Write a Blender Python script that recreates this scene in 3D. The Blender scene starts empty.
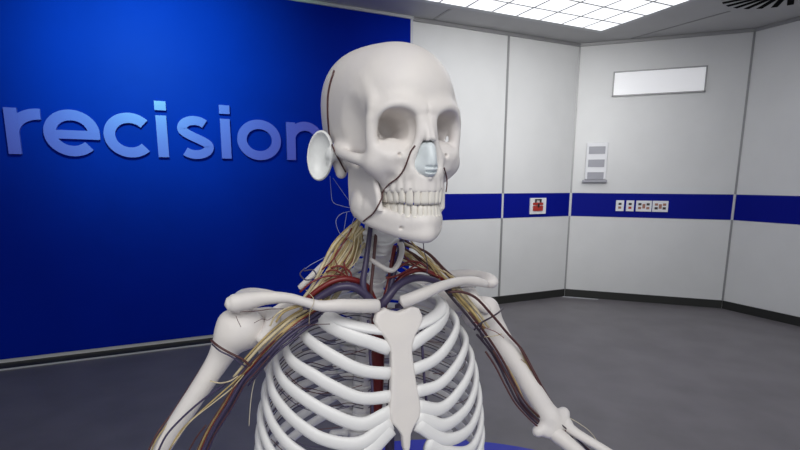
import bpy, math, random
import numpy as np
from mathutils import Matrix, Vector

random.seed(7)
C = bpy.context.scene.collection

# ------------------------------------------------------------------ camera model (also used to lay out thin vessels)
F, CY, PITCH, ROLL, CAMZ = 488.35, 267.13, 0.173, 0.003, 1.5

def ray(x, y):
    u0, v0 = x-400, y-CY
    cr, sr = math.cos(ROLL), math.sin(ROLL)
    u = u0*cr+v0*sr; v = -u0*sr+v0*cr
    c, s = math.cos(PITCH), math.sin(PITCH)
    xc, zc = u/F, -v/F
    return np.array([xc, c+zc*s, -s+zc*c])

def rotm(yaw, pt, rl):
    cz, sz = math.cos(yaw), math.sin(yaw); Z = np.array([[cz, -sz, 0], [sz, cz, 0], [0, 0, 1]])
    c, s = math.cos(pt), math.sin(pt); X = np.array([[1, 0, 0], [0, c, -s], [0, s, c]])
    c, s = math.cos(rl), math.sin(rl); Y = np.array([[c, 0, s], [0, 1, 0], [-s, 0, c]])
    return Z@X@Y

TR, TP = rotm(3.569, 0, -.015), np.array([-.0055, .562, 1.355])     # torso frame: x right, y front, z up, mm
SR, SP = rotm(3.611, 0, .008), np.array([-.0154, .565, 1.531])   # skull frame
ORG = np.array([-.02, .62, 0.012])

def T(p): return np.asarray(p, float)/1000@TR.T+TP
def S(p): return (np.asarray(p, float)*np.array([.97, 1, 1]))/1000@SR.T+SP
def I(p): return np.asarray(p, float)
def W(x, y, yl):
    """a point of the torso frame's frontal plane y=yl (mm), in metres"""
    r = ray(x, y); o = np.array([0, 0, CAMZ])
    a = (TR.T@(o-TP))*1000; b = (TR.T@r)*1000
    t = (yl-a[1])/b[1]
    return o+r*t

# ------------------------------------------------------------------ materials
def mat(name, col, rough=.55, metal=0, noise=0, nscale=30, bump=0, emit=None, estr=0, spec=.5, col2=None, bscale=None, sss=0):
    m = bpy.data.materials.new(name); m.use_nodes = True
    nt = m.node_tree; b = nt.nodes['Principled BSDF']
    b.inputs['Base Color'].default_value = (*col, 1); b.inputs['Roughness'].default_value = rough
    b.inputs['Metallic'].default_value = metal; b.inputs['Specular IOR Level'].default_value = spec
    if emit: b.inputs['Emission Color'].default_value = (*emit, 1); b.inputs['Emission Strength'].default_value = estr
    if sss: b.inputs['Subsurface Weight'].default_value = sss; b.inputs['Subsurface Scale'].default_value = .004
    tc = nt.nodes.new('ShaderNodeTexCoord')
    if noise:
        n = nt.nodes.new('ShaderNodeTexNoise'); n.inputs['Scale'].default_value = nscale; n.inputs['Detail'].default_value = 5
        nt.links.new(tc.outputs['Object'], n.inputs['Vector'])
        r = nt.nodes.new('ShaderNodeMapRange'); r.inputs[1].default_value = .35; r.inputs[2].default_value = .65
        nt.links.new(n.outputs['Fac'], r.inputs[0])
        mx = nt.nodes.new('ShaderNodeMix'); mx.data_type = 'RGBA'
        c2 = col2 or tuple(c*(1-noise) for c in col)
        mx.inputs[6].default_value = (*col, 1); mx.inputs[7].default_value = (*c2, 1)
        nt.links.new(r.outputs[0], mx.inputs[0]); nt.links.new(mx.outputs[2], b.inputs['Base Color'])
    if bump:
        n = nt.nodes.new('ShaderNodeTexNoise'); n.inputs['Scale'].default_value = bscale or nscale*2; n.inputs['Detail'].default_value = 4
        nt.links.new(tc.outputs['Object'], n.inputs['Vector'])
        bp = nt.nodes.new('ShaderNodeBump'); bp.inputs['Strength'].default_value = bump; bp.inputs['Distance'].default_value = .003
        nt.links.new(n.outputs['Fac'], bp.inputs['Height']); nt.links.new(bp.outputs[0], b.inputs['Normal'])
    return m

M = dict(
    bone=mat('bone', (.80, .755, .715), .5, noise=.06, nscale=22, bump=.12, bscale=90, col2=(.76, .72, .70)),
    rib=mat('rib_bone', (.88, .87, .86), .45, noise=.05, nscale=18),
    tooth=mat('tooth', (.83, .79, .72), .35),
    cartilage=mat('cartilage', (.74, .80, .82), .35, noise=.08, nscale=60),
    ear=mat('ear_cartilage', (.80, .81, .80), .35, noise=.1, nscale=60),
    vein=mat('vein', (.055, .042, .095), .35),
    darkvein=mat('dark_vein', (.035, .022, .04), .35),
    vein2=mat('blue_vein', (.03, .03, .16), .35),
    artery=mat('artery', (.17, .015, .015), .35),
    artery2=mat('brown_artery', (.085, .03, .03), .4),
    nerve=mat('nerve', (.50, .37, .16), .5, noise=.35, nscale=80),
    nerve2=mat('pale_nerve', (.66, .56, .36), .5, noise=.3, nscale=80),
    hair=mat('fine_nerve', (.35, .38, .55), .5),
    thinnerve=mat('thin_nerve', (.55, .50, .38), .5),
    socket=mat('socket_dark', (.03, .025, .025), .8),
)

# ------------------------------------------------------------------ object helpers
def link(name, me, m, parent=None):
    o = bpy.data.objects.new(name, me); C.objects.link(o)
    if m: me.materials.append(m)
    if parent: o.parent = parent
    return o

def mesh(name, V, Fc, smooth=True):
    me = bpy.data.meshes.new(name); me.from_pydata([tuple(map(float, v)) for v in V], [], [tuple(map(int, f)) for f in Fc])
    if smooth: me.shade_smooth()
    me.validate(); me.update()
    return me

def empty(name, loc, label, cat, group=None):
    o = bpy.data.objects.new(name, None); C.objects.link(o); o.location = loc
    o['label'] = label; o['category'] = cat
    if group: o['group'] = group
    return o

def tag(o, label, cat, group=None):
    o['label'] = label; o['category'] = cat
    if group: o['group'] = group
    return o

def box_vf(c, h, ax=None):
    ax = np.eye(3) if ax is None else np.asarray(ax)
    V = [np.asarray(c)+ax.T@np.array([sx*h[0], sy*h[1], sz*h[2]]) for sx in (-1, 1) for sy in (-1, 1) for sz in (-1, 1)]
    Fc = [(0, 1, 3, 2), (4, 6, 7, 5), (0, 4, 5, 1), (2, 3, 7, 6), (0, 2, 6, 4), (1, 5, 7, 3)]
    return V, Fc

class MB:
    def __init__(s): s.V, s.F = [], []
    def add(s, V, Fc):
        n = len(s.V); s.V += [np.asarray(v) for v in V]; s.F += [tuple(i+n for i in f) for f in Fc]; return s
    def box(s, c, h, ax=None): return s.add(*box_vf(c, h, ax))
    def obj(s, name, m, parent=None, smooth=False, bevel=0, org=None):
        V = s.V
        if org is not None: V = [v-np.asarray(org) for v in V]
        o = link(name, mesh(name, V, s.F, smooth), m, parent)
        if org is not None and parent is None: o.location = org
        if bevel:
            b = o.modifiers.new('bevel', 'BEVEL'); b.width = bevel; b.segments = 2
        return o

# ------------------------------------------------------------------ room frame
YAW, D0, S0, L0 = .432, 4.874, 4.674, 1.813
d1 = np.array([math.cos(YAW), math.sin(YAW), 0]); n1 = np.array([-math.sin(YAW), math.cos(YAW), 0])
def rot2(v, a): return np.array([v[0]*math.cos(a)+v[1]*math.sin(a), -v[0]*math.sin(a)+v[1]*math.cos(a), 0])
d2 = rot2(d1, math.pi/4); d3 = rot2(d2, math.pi/4)
nn = lambda d: np.array([-d[1], d[0], 0])      # outward (away from the camera)
PO = n1*D0; PC = PO+d1*S0; PE = PC+d2*L0
CEIL = 3.175; UP = np.array([0, 0, 1.])
def wl(base, d, s, z, out=0): return base+d*s+UP*z+nn(d)*out     # out<0: into the room
def wbox(mb, base, d, s0, s1, z0, z1, o0, o1):
    c = wl(base, d, (s0+s1)/2, (z0+z1)/2, (o0+o1)/2)
    return mb.box(c, ((s1-s0)/2, abs(o1-o0)/2, (z1-z0)/2), np.array([d, nn(d), UP]))
def struct(name, mb, m, bevel=0):
    c = np.mean(mb.V, axis=0)
    o = mb.obj(name, m, bevel=bevel, org=c); o['kind'] = 'structure'; return o
def wthing(name, mb, m, label, cat, group=None, bevel=0):
    c = np.mean(mb.V, axis=0)
    o = mb.obj(name, m, bevel=bevel, org=c); return tag(o, label, cat, group)

wall_m = mat('wall_panel', (.74, .74, .73), .38, noise=.04, nscale=2.5, bump=.02)
seam_m = mat('seam_metal', (.33, .33, .33), .45, metal=.3)
seamw_m = mat('seam_light', (.62, .63, .66), .45)
ceil_m = mat('ceiling_paint', (.50, .50, .50), .6, noise=.05, nscale=3)
floor_m = mat('floor_vinyl', (.185, .172, .185), .42, noise=.18, nscale=3, bump=.03, bscale=200)
blue_m = mat('blue_panel', (.0002, .0155, .34), .5, noise=.1, nscale=1.5, spec=.02)
band_m = mat('blue_band', (.001, .006, .24), .6, spec=.1)
black_m = mat('black_skirting', (.018, .018, .016), .5)
letter_m = mat('letter_acrylic', (.088, .078, .62), .4)
slot_m = mat('vent_slot_black', (.004, .004, .004), .9, spec=.05)
white_m = mat('white_plastic', (.80, .80, .82), .4)
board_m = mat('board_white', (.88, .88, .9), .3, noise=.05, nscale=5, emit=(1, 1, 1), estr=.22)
grey_m = mat('grey_plastic', (.34, .34, .38), .4)
red_m = mat('red_plastic', (.42, .03, .02), .4)
dark_m = mat('dark_plastic', (.03, .02, .02), .4)
brown_m = mat('brown_plastic', (.35, .16, .11), .5)
light_m = mat('light_diffuser', (.9, .9, .9), .5, emit=(.95, .97, 1.0), estr=1.25)
grid_m = mat('light_frame', (.52, .53, .54), .4)
mat_m = mat('mat_blue', (.032, .042, .50), .55, noise=.05, nscale=6)

# floor
mb = MB(); mb.box((0.5, 2.5, -.05), (7.5, 6.5, .05)); struct('floor', mb, floor_m)
# walls
mb = MB(); wbox(mb, PO, d1, -6, S0+.05, 0, CEIL+.1, 0, .1); struct('wall_back', mb, wall_m)
mb = MB(); wbox(mb, PC, d2, 0, L0, 0, CEIL+.1, 0, .1); struct('wall_corner', mb, wall_m)
mb = MB(); wbox(mb, PE, d3, -.04, 4.5, 0, CEIL+.1, 0, .1); struct('wall_right', mb, wall_m)
# blue feature wall in front of the back wall
mb = MB(); wbox(mb, PO, d1, -6, 2.345, .05, CEIL-.002, -.03, -.001); struct('wall_feature', mb, blue_m)
mb = MB(); wbox(mb, PO, d1, 2.345, 2.372, .05, CEIL-.002, -.034, -.001); struct('trim_1', mb, seamw_m)
# plinth step under the blue wall
mb = MB(); wbox(mb, PO, d1, -6, 2.372, 0, .011, -.165, -.001); struct('baseboard_feature', mb, black_m)
mb = MB(); wbox(mb, PO, d1, -6, 2.372, 0, .013, -.171, -.1655); struct('trim_2', mb, grid_m)
# skirtings
mb = MB(); wbox(mb, PO, d1, 2.376, S0-.01, 0, .098, -.012, -.001); struct('baseboard_back', mb, black_m)
mb = MB(); wbox(mb, PC, d2, .005, L0-.005, 0, .098, -.012, -.001); struct('baseboard_corner', mb, black_m)
mb = MB(); wbox(mb, PE, d3, .008, 4.4, 0, .098, -.012, -.001); struct('baseboard_right', mb, black_m)
# blue bands
for i, (P, d, a, b) in enumerate(((PO, d1, 2.376, S0-1.071-.012), (PO, d1, S0-1.071+.012, S0-.018), (PC, d2, .018, L0-.016), (PE, d3, .016, 4.3))):
    mb = MB(); wbox(mb, P, d, a, b, 1.069, 1.366, -.004, -.0008); struct('trim_%d' % (3+i), mb, band_m)
# seams
k = 7
for P, d, s in ((PO, d1, S0-1.071), (PC, d2, 0), (PE, d3, 0)):
    dd = d
    for (z0, z1, m) in ((.1, 1.069, seam_m), (1.07, 1.366, seamw_m), (1.367, CEIL-.001, seam_m)):
        mb = MB(); wbox(mb, P, dd, s-.013, s+.013, z0, z1, -.008, -.0005); struct('trim_%d' % k, mb, m); k += 1
for s in (1.25,):
    mb = MB(); wbox(mb, PE, d3, s-.013, s+.013, .1, CEIL-.001, -.008, -.0005); struct('trim_%d' % k, mb, seam_m); k += 1
# cornice line between walls and ceiling
for P, d, a, b in ((PO, d1, 2.37, S0), (PC, d2, 0, L0), (PE, d3, 0, 4.3)):
    mb = MB(); wbox(mb, P, d, a, b, CEIL-.035, CEIL-.002, -.022, -.0005); struct('trim_%d' % k, mb, seam_m); k += 1
mb = MB(); wbox(mb, PO, d1, -6, 2.37, CEIL-.03, CEIL-.002, -.05, -.0305); struct('trim_%d' % k, mb, grid_m); k += 1

# ceiling with an opening for the big light (axes d1, n1)
LD0, LD1, LN0, LN1 = 2.11, 4.51, 1.99, 4.39   # extent of the big ceiling light
def cbox(mb, a0, a1, b0, b1, z0, z1):
    c = d1*(a0+a1)/2+n1*(b0+b1)/2+UP*(z0+z1)/2
    return mb.box(c, ((a1-a0)/2, (b1-b0)/2, (z1-z0)/2), np.array([d1, n1, UP]))
mb = MB()
cbox(mb, -7, LD0, -2, 5, CEIL, CEIL+.12); cbox(mb, LD1, 8, -2, 5, CEIL, CEIL+.12)
cbox(mb, LD0, LD1, LN1, 5, CEIL, CEIL+.12); cbox(mb, LD0, LD1, -2, LN0, CEIL, CEIL+.12)
struct('ceiling', mb, ceil_m)
# ceiling seams
def cseam(p, q):
    global k
    a, b = np.array([*p, CEIL-.003]), np.array([*q, CEIL-.003]); v = b-a; L = np.linalg.norm(v); v /= L
    mb = MB(); mb.box((a+b)/2, (L/2, .012, .0025), np.array([v, nn(v), UP])); struct('trim_%d' % k, mb, seam_m); k += 1
cseam((.347, 5.468), (.489, 5.167)); cseam((2.72, 6.14), (3.259, 5.2))

lr = empty('ceiling_light', tuple(d1*3.31+n1*3.19+UP*CEIL), 'large square ceiling light of many glowing white cells in a thin grey grid', 'ceiling light')
lo = np.array(lr.location)
mb = MB()
for i in range(8):
    for j in range(8):
        a0 = LD0+i*.3; b0 = LN0+j*.3
        cbox(mb, a0+.008, a0+.292, b0+.008, b0+.292, CEIL-.004, CEIL+.002)
mb.obj('diffuser', light_m, lr, org=lo)
mb = MB()
for i in range(9):
    a = LD0+i*.3; w = .009 if 0 < i < 8 else .03
    cbox(mb, a-w, a+w, LN0-.03, LN1+.03, CEIL-.008, CEIL+.04)
    b = LN0+i*.3
    cbox(mb, LD0-.03, LD1+.03, b-w, b+w, CEIL-.0085, CEIL+.04)
mb.obj('frame', grid_m, lr, org=lo)

# round radial air diffuser
vc = np.array([3.385, 4.62, CEIL-.004])
vr = empty('ceiling_vent', tuple(vc), 'round grey ceiling air vent with black radial slots beside the light', 'vent')
N = 64; V = [(0, 0, .003)]; V += [(.53*math.cos(t*2*math.pi/N), .53*math.sin(t*2*math.pi/N), .003) for t in range(N)]
V += [(.53*math.cos(t*2*math.pi/N), .53*math.sin(t*2*math.pi/N), -.004) for t in range(N)]+[(0, 0, -.004)]
Fc = [(1+i, 1+(i+1) % N, 1+N+(i+1) % N, 1+N+i) for i in range(N)]+[(2*N+1, 1+N+(i+1) % N, 1+N+i) for i in range(N)]
link('vent_plate', mesh('vent_plate', V, Fc, False), ceil_m, vr)
for i in range(25):
    t = i*2*math.pi/25+.05; u = np.array([math.cos(t), math.sin(t), 0]); w = nn(u)
    mb = MB(); c = u*.36+w*.02; u2 = u*.97+w*.12; u2 /= np.linalg.norm(u2)
    mb.box(c+UP*-.006, (.13, .026, .0015), np.array([u2, nn(u2), UP])); mb.obj('slot', slot_m, vr)

# floor bits: light strip and small button by the skirting
mb = MB(); wbox(mb, PC, d2, -.02, .42, 0.001, .006, -.075, -.055); wthing('floor_strip', mb, seamw_m, 'thin pale metal strip lying on the floor by the black skirting', 'strip')

# --------------------------------------------------------------- wall letters (stroke ribbons in wall plane coordinates)
def arc(cx, cz, rx, rz, a0, a1, n=40):
    return [(cx+rx*math.cos(math.radians(a0+(a1-a0)*i/n)), cz+rz*math.sin(math.radians(a0+(a1-a0)*i/n))) for i in range(n+1)]
def ribbon(mb, pts, w, d0=-.032, d1_=-.062, closed=False):
    P = np.array(pts); n = len(P)
    if closed: Tn = np.roll(P, -1, 0)-np.roll(P, 1, 0)
    else:
        Tn = np.gradient(P, axis=0)
    Tn /= np.linalg.norm(Tn, axis=1)[:, None]; Nn = np.stack([-Tn[:, 1], Tn[:, 0]], 1)
    Lp, Rp = P+Nn*w/2, P-Nn*w/2
    V = []
    for q, o in ((Lp, d0), (Rp, d0), (Lp, d1_), (Rp, d1_)):
        V += [wl(PO, d1, a, z, o) for a, z in q]
    Fc = []
    m_ = n if closed else n-1
    for i in range(m_):
        j = (i+1) % n
        Fc += [(2*n+i, 2*n+j, 3*n+j, 3*n+i), (i, n+i, n+j, j), (i, j, 2*n+j, 2*n+i), (n+i, 3*n+i, 3*n+j, n+j)]
    if not closed:
        Fc += [(0, 2*n, 3*n, n), (n-1, 2*n-1, 4*n-1, 3*n-1)]
    mb.add(V, Fc)
ZB, ZT, LW = 1.705, 2.055, .083
ZM = (ZB+ZT)/2
def letter(kind, x, lab):
    mb = MB(); h = (ZT-ZB)/2-LW/2+.008
    if kind == 'r':
        ribbon(mb, [(x+LW/2, ZB), (x+LW/2, ZT)], LW)
        ribbon(mb, [(x+LW*.55, ZM-.02)]+arc(x+.22, ZM-.02, .22-LW/2, .155, 178, 86, 24), LW, d1_=-.0615)
    if kind == 'e':
        ribbon(mb, arc(x+.193, ZM, .193-LW/2, h, 0, 316, 60), LW)
        ribbon(mb, [(x+.05, ZM-.012), (x+.385, ZM-.012)], .068, d1_=-.0615)
    if kind == 'c':
        ribbon(mb, arc(x+.193, ZM, .193-LW/2, h, 43, 317, 60), LW)
    if kind == 'o':
        ribbon(mb, arc(x+.198, ZM, .198-LW/2, h, 0, 354, 59), LW, closed=True)
    if kind == 'i':
        ribbon(mb, [(x+LW/2, ZB), (x+LW/2, ZT)], LW)
        ribbon(mb, [(x+LW/2, ZT+.043), (x+LW/2, ZT+.118)], LW+.006)
    if kind == 'n':
        ribbon(mb, [(x+LW/2, ZB), (x+LW/2, ZT)], LW)
        ribbon(mb, [(x+LW*.55, ZM+.0)]+arc(x+.18, ZM+.015, .18-LW/2, .125+.005, 178, 0, 30)+[(x+.36-LW/2, ZB)], LW, d1_=-.0615)
    if kind == 's':
        cx = x+.155; q = .0715
        p = arc(cx, ZM+q+.004, .105, q, 38, 200, 24)
        p += [(cx-.07, ZM+.030), (cx-.03, ZM+.010), (cx+.03, ZM-.010), (cx+.07, ZM-.030)]
        p += arc(cx, ZM-q-.004, .112, q, 20, -142, 24)
        P = np.array(p); 
        for _ in range(3): P[1:-1] = (P[:-2]+2*P[1:-1]+P[2:])/4
        ribbon(mb, P, LW*.92)
    o = wthing('sign_letter', mb, letter_m, lab, 'letter', 'raised letters of the word on the blue wall')
for kd, x, lab in (('r', -1.137, 'raised pale blue letter r on the blue wall, first letter of the word'),
                   ('e', -.897, 'raised pale blue letter e between the r and the c'),
                   ('c', -.485, 'raised pale blue letter c between the e and the first i'),
                   ('i', -.088, 'raised pale blue letter i between the c and the s'),
                   ('s', .062, 'raised pale blue letter s between the two letters i'),
                   ('i', .432, 'raised pale blue letter i between the s and the o'),
                   ('o', .573, 'raised pale blue round letter o before the n'),
                   ('n', 1.025, 'raised pale blue letter n partly behind the white ear')):
    letter(kd, x, lab)

# --------------------------------------------------------------- fittings on the walls
def fitting(name, P, d, s0, s1, z0, z1, label, cat, group=None):
    c = wl(P, d, (s0+s1)/2, (z0+z1)/2, 0)
    r = empty(name, tuple(c), label, cat, group); return r, c
r, c = fitting('wall_board', PC, d2, .407, 1.392, 2.53, 2.815, 'long white rectangular panel in a thin frame high on the pale wall', 'panel')
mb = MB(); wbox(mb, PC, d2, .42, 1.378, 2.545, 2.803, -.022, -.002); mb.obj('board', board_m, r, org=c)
mb = MB()
for a, b, e, g in ((.405, .42, 2.53, 2.818), (1.378, 1.394, 2.53, 2.818), (.405, 1.394, 2.53, 2.545), (.405, 1.394, 2.803, 2.818)): wbox(mb, PC, d2, a, b, e, g, -.03, -.001)
mb.obj('frame', seam_m, r, org=c)
r, c = fitting('wall_dispenser', PC, d2, .15, .41, 1.5, 2.0, 'tall white wall unit with three grey windows and a small ledge', 'wall unit')
mb = MB(); wbox(mb, PC, d2, .155, .405, 1.535, 1.99, -.05, -.001); mb.obj('housing', white_m, r, bevel=.008, org=c)
for z in (1.85, 1.69, 1.535):
    mb = MB(); wbox(mb, PC, d2, .185, .375, z, z+.09, -.056, -.0505); mb.obj('window_slot', grey_m, r, org=c)
    mb = MB(); wbox(mb, PC, d2, .175, .385, z+.09, z+.1, -.06, -.0505); mb.obj('slot_lip', white_m, r, org=c)
mb = MB(); wbox(mb, PC, d2, .13, .42, 1.503, 1.53, -.08, -.001); mb.obj('ledge', grey_m, r, org=c)
for i, (a, b, lab) in enumerate(((.545, .638, 'narrow white twin outlet plate on the blue band, nearest the wall corner'),
                                 (.663, .752, 'narrow white outlet plate with red and dark switch on blue band'),
                                 (.775, .95, 'wide white outlet plate between the narrow plate and the last wide one'),
                                 (.958, 1.13, 'wide white outlet plate at the right end of the row on blue band'))):
    r, c = fitting('outlet_plate', PC, d2, a, b, 1.148, 1.279, lab, 'outlet', 'outlet plates on the blue band')
    mb = MB(); wbox(mb, PC, d2, a, b, 1.146, 1.28, -.018, -.0045); mb.obj('plate', white_m, r, bevel=.003, org=c)
    xs = [(a+b)/2] if b-a < .12 else [a+.042, b-.042]
    for x in xs:
        for j, z in enumerate((1.236, 1.19)):
            mb = MB(); wbox(mb, PC, d2, x-.017, x+.017, z-.014, z+.014, -.022, -.0181)
            mb.obj('socket', (red_m if (i == 1 and j == 1) else dark_m if (i+j) % 2 == 0 or i == 1 else brown_m), r, org=c)
    if len(xs) == 2:
        mb = MB(); wbox(mb, PC, d2, (a+b)/2-.016, (a+b)/2+.016, 1.185, 1.24, -.021, -.0181); mb.obj('inlay', brown_m, r, org=c)
s = S0
r, c = fitting('alarm_box', PO, d1, s-.672, s-.414, 1.11, 1.307, 'white square wall box with a dark red lock shaped switch on the blue band', 'switch box')
mb = MB(); wbox(mb, PO, d1, s-.665, s-.42, 1.108, 1.307, -.03, -.0045); mb.obj('plate', white_m, r, bevel=.004, org=c)
mb = MB(); wbox(mb, PO, d1, s-.63, s-.485, 1.15, 1.21, -.05, -.0301); mb.obj('switch_body', red_m, r, org=c)
mb = MB(); wbox(mb, PO, d1, s-.63, s-.485, 1.222, 1.25, -.05, -.0301); mb.obj('switch_bar', red_m, r, org=c)
mb = MB()
for a, b, z0, z1 in ((-.603, -.588, 1.25, 1.29), (-.527, -.512, 1.25, 1.29), (-.603, -.512, 1.282, 1.294)): wbox(mb, PO, d1, s+a, s+b, z0, z1, -.05, -.0301)
mb.obj('shackle', dark_m, r, org=c)
mb = MB(); wbox(mb, PO, d1, s-.57, s-.545, 1.19, 1.24, -.054, -.0501); mb.obj('key', dark_m, r, org=c)

# round blue mat under the skeleton
N = 128; Rm = 1.39; mc = np.array([.22, 1.27, 0])
V = [(0, 0, .012)]+[((Rm-.01)*math.cos(t*2*math.pi/N), (Rm-.01)*math.sin(t*2*math.pi/N), .012) for t in range(N)]
V += [(Rm*math.cos(t*2*math.pi/N), Rm*math.sin(t*2*math.pi/N), .0) for t in range(N)]
Fc = [(0, 1+i, 1+(i+1) % N) for i in range(N)]+[(1+i, 1+N+i, 1+N+(i+1) % N, 1+(i+1) % N) for i in range(N)]
o = link('floor_mat', mesh('floor_mat', V, Fc, False), mat_m); o.location = mc
tag(o, 'large round blue mat on the grey floor under the skeleton', 'mat')

# ================================================================== SDF volumes -> surface nets
class Vol:
    """signed distance volume in mm; sym=True mirrors across x=0"""
    def __init__(s, lo, hi, h, sym=False):
        s.h = h; s.sym = sym
        s.lo = np.array(lo, float); s.hi = np.array(hi, float)
        if sym: s.lo[0] = -2*h
        s.ax = [np.arange(s.lo[i], s.hi[i]+h, h, dtype=np.float32) for i in range(3)]
        s.f = np.full([len(a) for a in s.ax], 30, np.float32)
    def _sub(s, blo, bhi):
        sl = []
        for i in range(3):
            a = s.ax[i]; i0 = np.searchsorted(a, blo[i]); i1 = np.searchsorted(a, bhi[i])
            sl.append(slice(max(i0-1, 0), min(i1+1, len(a))))
        sl = tuple(sl); X, Y, Z = np.meshgrid(*[s.ax[i][sl[i]] for i in range(3)], indexing='ij')
        return sl, X, Y, Z
    def op(s, fn, blo, bhi, k=2, mode='u', pad=None):
        pad = pad if pad is not None else (k*1.5+3)
        blo = np.array(blo)-pad; bhi = np.array(bhi)+pad
        if (bhi < s.lo).any() or (blo > s.hi).any(): return s
        sl, X, Y, Z = s._sub(blo, bhi)
        if X.size == 0: return s
        g = fn(np.abs(X) if s.sym else X, Y, Z); f = s.f[sl]
        if mode == 's': f, g = -f, g                       # subtract: -(smin(-f... ))
        if k > 0:
            hh = np.clip(.5+.5*(f-g)/k, 0, 1); r = f*(1-hh)+g*hh-k*hh*(1-hh)
        else: r = np.minimum(f, g)
        s.f[sl] = -r if mode == 's' else r
        return s
    def ell(s, c, r, k=4, mode='u', R=None):
        c = np.array(c, float); r = np.array(r, float)
        def fn(X, Y, Z):
            x, y, z = X-c[0], Y-c[1], Z-c[2]
            if R is not None: x, y, z = (R[i][0]*x+R[i][1]*y+R[i][2]*z for i in range(3))
            k0 = np.sqrt((x/r[0])**2+(y/r[1])**2+(z/r[2])**2)+1e-6
            k1 = np.sqrt((x/r[0]**2)**2+(y/r[1]**2)**2+(z/r[2]**2)**2)+1e-9
            return k0*(k0-1)/k1
        e = np.full(3, max(r)) if R is not None else r
        return s.op(fn, c-e, c+e, k, mode)
    def cap(s, a, b, ra, rb=None, k=4, mode='u'):
        a = np.array(a, float); b = np.array(b, float); rb = ra if rb is None else rb
        v = b-a; L2 = (v@v)+1e-9
        def fn(X, Y, Z):
            t = np.clip(((X-a[0])*v[0]+(Y-a[1])*v[1]+(Z-a[2])*v[2])/L2, 0, 1)
            return np.sqrt((X-a[0]-t*v[0])**2+(Y-a[1]-t*v[1])**2+(Z-a[2]-t*v[2])**2)-(ra+(rb-ra)*t)
        m = max(ra, rb)
        return s.op(fn, np.minimum(a, b)-m, np.maximum(a, b)+m, k, mode)
    def chain(s, P, r, k=4, mode='u'):
        r = r if hasattr(r, '__len__') else [r]*len(P)
        P = np.asarray(P, float); r = np.asarray(r, float)
        if len(P) > 2:
            Q = sm(np.hstack([P, r[:, None]]), 4); P, r = Q[:, :3], np.maximum(Q[:, 3], .1)
        m = r.max()
        def fn(X, Y, Z):
            out = None
            for i in range(len(P)-1):
                a, b = P[i], P[i+1]; v = b-a; L2 = (v@v)+1e-9
                t = np.clip(((X-a[0])*v[0]+(Y-a[1])*v[1]+(Z-a[2])*v[2])/L2, 0, 1)
                g = np.sqrt((X-a[0]-t*v[0])**2+(Y-a[1]-t*v[1])**2+(Z-a[2]-t*v[2])**2)-(r[i]+(r[i+1]-r[i])*t)
                out = g if out is None else np.minimum(out, g)
            return out
        return s.op(fn, P.min(0)-m, P.max(0)+m, k, mode)
    def poly(s, pts, o, U, Vv, half, rnd=2, k=4, mode='u', bend=None):
        """polygon pts (u,v) in the plane o+U*u+V*v, extruded +-half"""
        o = np.array(o, float); U = np.array(U, float); U /= np.linalg.norm(U); Vv = np.array(Vv, float); Vv -= U*(U@Vv); Vv /= np.linalg.norm(Vv)
        Wn = np.cross(U, Vv); P = np.array(pts, float)
        Q = np.array([o+U*a+Vv*b for a, b in P]); e = half+rnd+(45 if bend else 0)
        def fn(X, Y, Z):
            x, y, z = X-o[0], Y-o[1], Z-o[2]
            u = x*U[0]+y*U[1]+z*U[2]; v = x*Vv[0]+y*Vv[1]+z*Vv[2]; w = x*Wn[0]+y*Wn[1]+z*Wn[2]
            if bend: w = w-bend(u, v)
            dd = np.full(u.shape, 1e9, np.float32); sg = np.ones(u.shape, np.float32)
            n = len(P)
            for i in range(n):
                a, b = P[i], P[(i+1) % n]; ex, ey = b-a; wx, wy = u-a[0], v-a[1]
                t = np.clip((wx*ex+wy*ey)/(ex*ex+ey*ey+1e-9), 0, 1)
                dd = np.minimum(dd, (wx-ex*t)**2+(wy-ey*t)**2)
                c1 = v >= a[1]; c2 = v < b[1]; c3 = ex*wy > ey*wx
                sg = np.where((c1 & c2 & c3) | (~c1 & ~c2 & ~c3), -sg, sg)
            d2_ = sg*np.sqrt(dd)+rnd; w2 = np.abs(w)-half+rnd
            return np.minimum(np.maximum(d2_, w2), 0)+np.sqrt(np.maximum(d2_, 0)**2+np.maximum(w2, 0)**2)-rnd
        return s.op(fn, Q.min(0)-e, Q.max(0)+e, k, mode)
    def blur(s, rad, it=2):
        f = s.f
        if s.sym: m = rad*it+2; f = np.concatenate([f[3:3+m][::-1], f[2:]], 0)
        for _ in range(it):
            for ax in range(3):
                pw = [(0, 0)]*3; pw[ax] = (rad+1, rad); c = np.cumsum(np.pad(f, pw, mode='edge').astype(np.float64), axis=ax)
                n = f.shape[ax]; i0 = [slice(None)]*3; i1 = [slice(None)]*3; i0[ax] = slice(0, n); i1[ax] = slice(2*rad+1, 2*rad+1+n)
                f = ((c[tuple(i1)]-c[tuple(i0)])/(2*rad+1)).astype(np.float32)
        s.f = f[m-2:] if s.sym else f
        return s
    def plane(s, p, n, k=3):
        """keep the side opposite to n"""
        p = np.array(p, float); n = np.array(n, float); n /= np.linalg.norm(n)
        def fn(X, Y, Z): return -((X-p[0])*n[0]+(Y-p[1])*n[1]+(Z-p[2])*n[2])
        return s.op(fn, s.lo, s.hi, k, 's', pad=50)
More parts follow.
